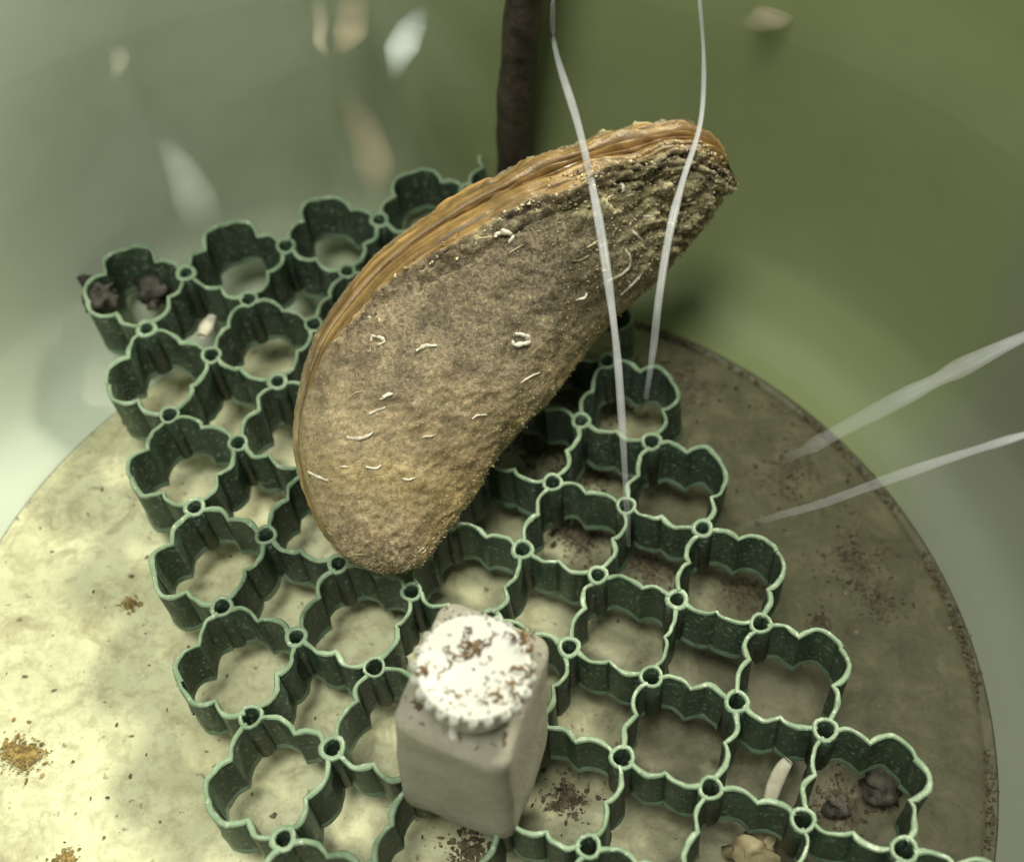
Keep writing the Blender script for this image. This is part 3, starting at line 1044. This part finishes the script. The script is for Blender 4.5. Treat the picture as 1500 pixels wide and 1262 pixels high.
baked_tone([(620, 8), (603, 38), (588, 72), (576, 120)], 'white tapered water reflection built as a sheet left of the dark tube', (0.55, 0.61, 0.60), 0.42, [0.06, 0.16, 0.17, 0.05], 1)
baked_tone([(520, -30), (516, 20), (512, 50), (496, 82)], 'tan rounded water reflection built as a sheet at the top edge left of the white one', (0.40, 0.34, 0.23), 0.42, [0.16, 0.17, 0.16, 0.06], 2)
baked_tone([(462, -20), (470, 30), (468, 60), (480, 82)], 'thin pale tan reflection built as a strip beside the rounded tan one at the top', (0.45, 0.40, 0.30), 0.3, [0.07, 0.08, 0.07, 0.04], 3)
baked_tone([(1180, -20), (1150, 10), (1125, 28), (1090, 42)], 'tan reflection built as a sheet at the top edge right of both nylon lines', (0.50, 0.42, 0.31), 0.42, [0.12, 0.18, 0.19, 0.08], 4, 2.46)
baked_tone([(505, 130), (530, 180), (548, 240), (545, 300)], 'faint brownish reflection built as a strip between the white one and the grid', (0.36, 0.29, 0.20), 0.14, [0.08, 0.17, 0.18, 0.06], 5)
baked_tone([(235, 200), (262, 240), (285, 290), (305, 345)], 'faint pale reflection built as a streak above the left end of the grid', (0.48, 0.53, 0.47), 0.12, [0.06, 0.13, 0.19, 0.16], 6)
baked_tone([(170, 60), (175, 90), (168, 118)], 'small faint tan reflection built as a smudge near the upper left corner', (0.45, 0.41, 0.33), 0.14, [0.08, 0.10, 0.05], 7)

# ------------------------------------------------------------------ loose bits on the floor
def lump(name, px, py, z, size, mat, label, cat, seed, rot=0.0, group=None):
    p = at(px, py, z)
    bm = bmesh.new()
    bmesh.ops.create_icosphere(bm, subdivisions=3, radius=1.0)
    V = np.array([v.co[:] for v in bm.verts]); F = [tuple(v.index for v in f.verts) for f in bm.faces]
    bm.free()
    V = V * (1 + 0.75 * fbm(V * 1.4 + seed, 5, seed, 0.6))[:, None] * np.array(size)
    c, s = math.cos(rot), math.sin(rot)
    V = np.c_[V[:, 0] * c - V[:, 1] * s, V[:, 0] * s + V[:, 1] * c, V[:, 2]] + p
    o = build(name, V, F, mat, base=(p[0], p[1], p[2] - size[2]))
    return tag(o, label, cat, group)


M_SCRAP = mat_simple('pale_shell_scrap', (0.50, 0.44, 0.30), (0.78, 0.74, 0.62), 5, 0.5, 0.4)
M_STONE = mat_simple('grey_brown_stone', (0.02, 0.018, 0.014), (0.13, 0.11, 0.085), 5, 0.6, 0.35, 0.6, 8, 0.05)
P = [at(1155, 1113, -0.10), at(1146, 1125, -0.16), at(1136, 1145, -0.24), at(1129, 1168, -0.36), at(1125, 1182, -0.45)]
V, F = tube(spline(P, 16), 0.062 * np.sin(np.linspace(0.5, 2.7, 16)) ** 0.5, 9, squash=0.5)
tag(build('shell_fragment', V, F, M_SCRAP, base=P[-1]), 'curved white shell sliver leaning in a cell at the lower right of the grid', 'shell fragment')
P = [at(296, 492, -0.05), at(303, 478, -0.06), at(311, 464, -0.10)]
V, F = tube(spline(P, 10), 0.075 * np.sin(np.linspace(0.7, 2.5, 10)), 8, squash=0.6)
tag(build('shell_scrap', V, F, M_SCRAP, base=P[0]), 'small white scrap in a cell at the upper left of the grid', 'scrap')
lump('stone', 150, 428, 0.12, (0.17, 0.15, 0.13), M_STONE, 'dark brown stone caught in the corner cell at the upper left of the grid', 'stone', 3)
lump('stone', 225, 432, -0.1, (0.16, 0.13, 0.11), M_STONE, 'small dark stone inside the upper left corner cell beside the brown stone', 'stone', 5)
lump('stone', 1296, 1152, -0.62, (0.14, 0.12, 0.11), M_STONE, 'larger grey stone in the dark cell at the far right of the grid', 'stone', 9)
lump('stone', 1228, 1178, -0.70, (0.085, 0.08, 0.07), M_STONE, 'smaller dark stone left of the grey stone in the far right cell', 'stone', 12)
lump('pebble', 1110, 1243, -0.6, (0.15, 0.12, 0.12), mat_simple('tan_pebble', (0.25, 0.2, 0.11), (0.42, 0.35, 0.21), 3), 'tan pebble in a cell at the bottom right of the grid', 'pebble', 15)
lump('pebble', 1300, 1120, -0.60, (0.07, 0.06, 0.05), mat_simple('grey_pebble', (0.30, 0.31, 0.29), (0.45, 0.45, 0.42), 3), 'small pale grey pebble behind the grey stone in the far right cell', 'pebble', 17)

# dark detritus: along the floor seam, in the cells and loose on the floor
V, F, Cc = [], [], []


def grain(p, r, col):
    q = icoV * r * rng.uniform(0.4, 1.8, 3) * np.array([1, 1, 0.5]) * (1 + 0.3 * rng.normal(0, 1, (len(icoV), 1)))
    b = len(V)
    V.extend(list(np.asarray(p) + q))
    F.extend(tuple(b + i for i in f) for f in icoF)
    Cc.extend([col] * len(icoV))


def dirtcol():
    return np.array([0.085, 0.066, 0.040]) * rng.uniform(0.5, 1.7)


for q in range(1500):
    a = rng.uniform(-0.35, 1.50)
    dens = 0.5 + 0.5 * math.sin(a * 13) + 0.4 * math.sin(a * 29 + 1)
    if rng.uniform() > dens:
        continue
    r = 4.43 + rng.normal(0, 0.025)
    grain((CX + r * math.cos(a), CY + r * math.sin(a), ZF + 0.005), rng.uniform(0.006, 0.016), dirtcol())
for px, py, nn, sp in ((780, 650, 80, 0.16), (835, 690, 50, 0.12), (850, 785, 90, 0.14), (950, 830, 70, 0.14), (870, 690, 60, 0.12), (1090, 870, 40, 0.15), (830, 580, 60, 0.12), (900, 600, 40, 0.12), (1180, 600, 30, 0.25), (1250, 820, 60, 0.25),
                       (1150, 700, 40, 0.3), (1000, 560, 30, 0.3), (1290, 880, 40, 0.12), (690, 1250, 60, 0.15), (830, 1170, 50, 0.12), (1230, 1180, 60, 0.15), (40, 1110, 60, 0.08), (20, 1100, 40, 0.1), (190, 885, 26, 0.04), (100, 1258, 20, 0.05), (1200, 915, 26, 0.06)):
    c0 = at(px, py, ZF)
    for q in range(nn * 7):
        x, y = c0[0] + rng.normal(0, sp) * rng.uniform(0.2, 1.2), c0[1] + rng.normal(0, sp) * rng.uniform(0.2, 1.2)
        col = dirtcol() if px > 250 else np.array([0.26, 0.18, 0.06]) * rng.uniform(0.5, 1.3)
        if math.hypot(x - CX, y - CY) < 4.4:
            grain((x, y, ZF + 0.01), 0.004 + 0.016 * rng.uniform() ** 2.5, col)
for q in range(500):
    r = 4.35 * math.sqrt(rng.uniform()); a = rng.uniform(0, 6.283)
    grain((CX + r * math.cos(a), CY + r * math.sin(a), ZF + 0.005), rng.uniform(0.006, 0.02), dirtcol() * rng.uniform(0.7, 2.2))
tag(build('detritus', V, F, M_DEBRIS, smooth=False, color=np.clip(Cc, 0, 1)), 'dark specks and clumps of dirt scattered over the tub floor', 'detritus', kind='stuff')

for o in bpy.data.objects:
    if '_base' in o:
        del o['_base']
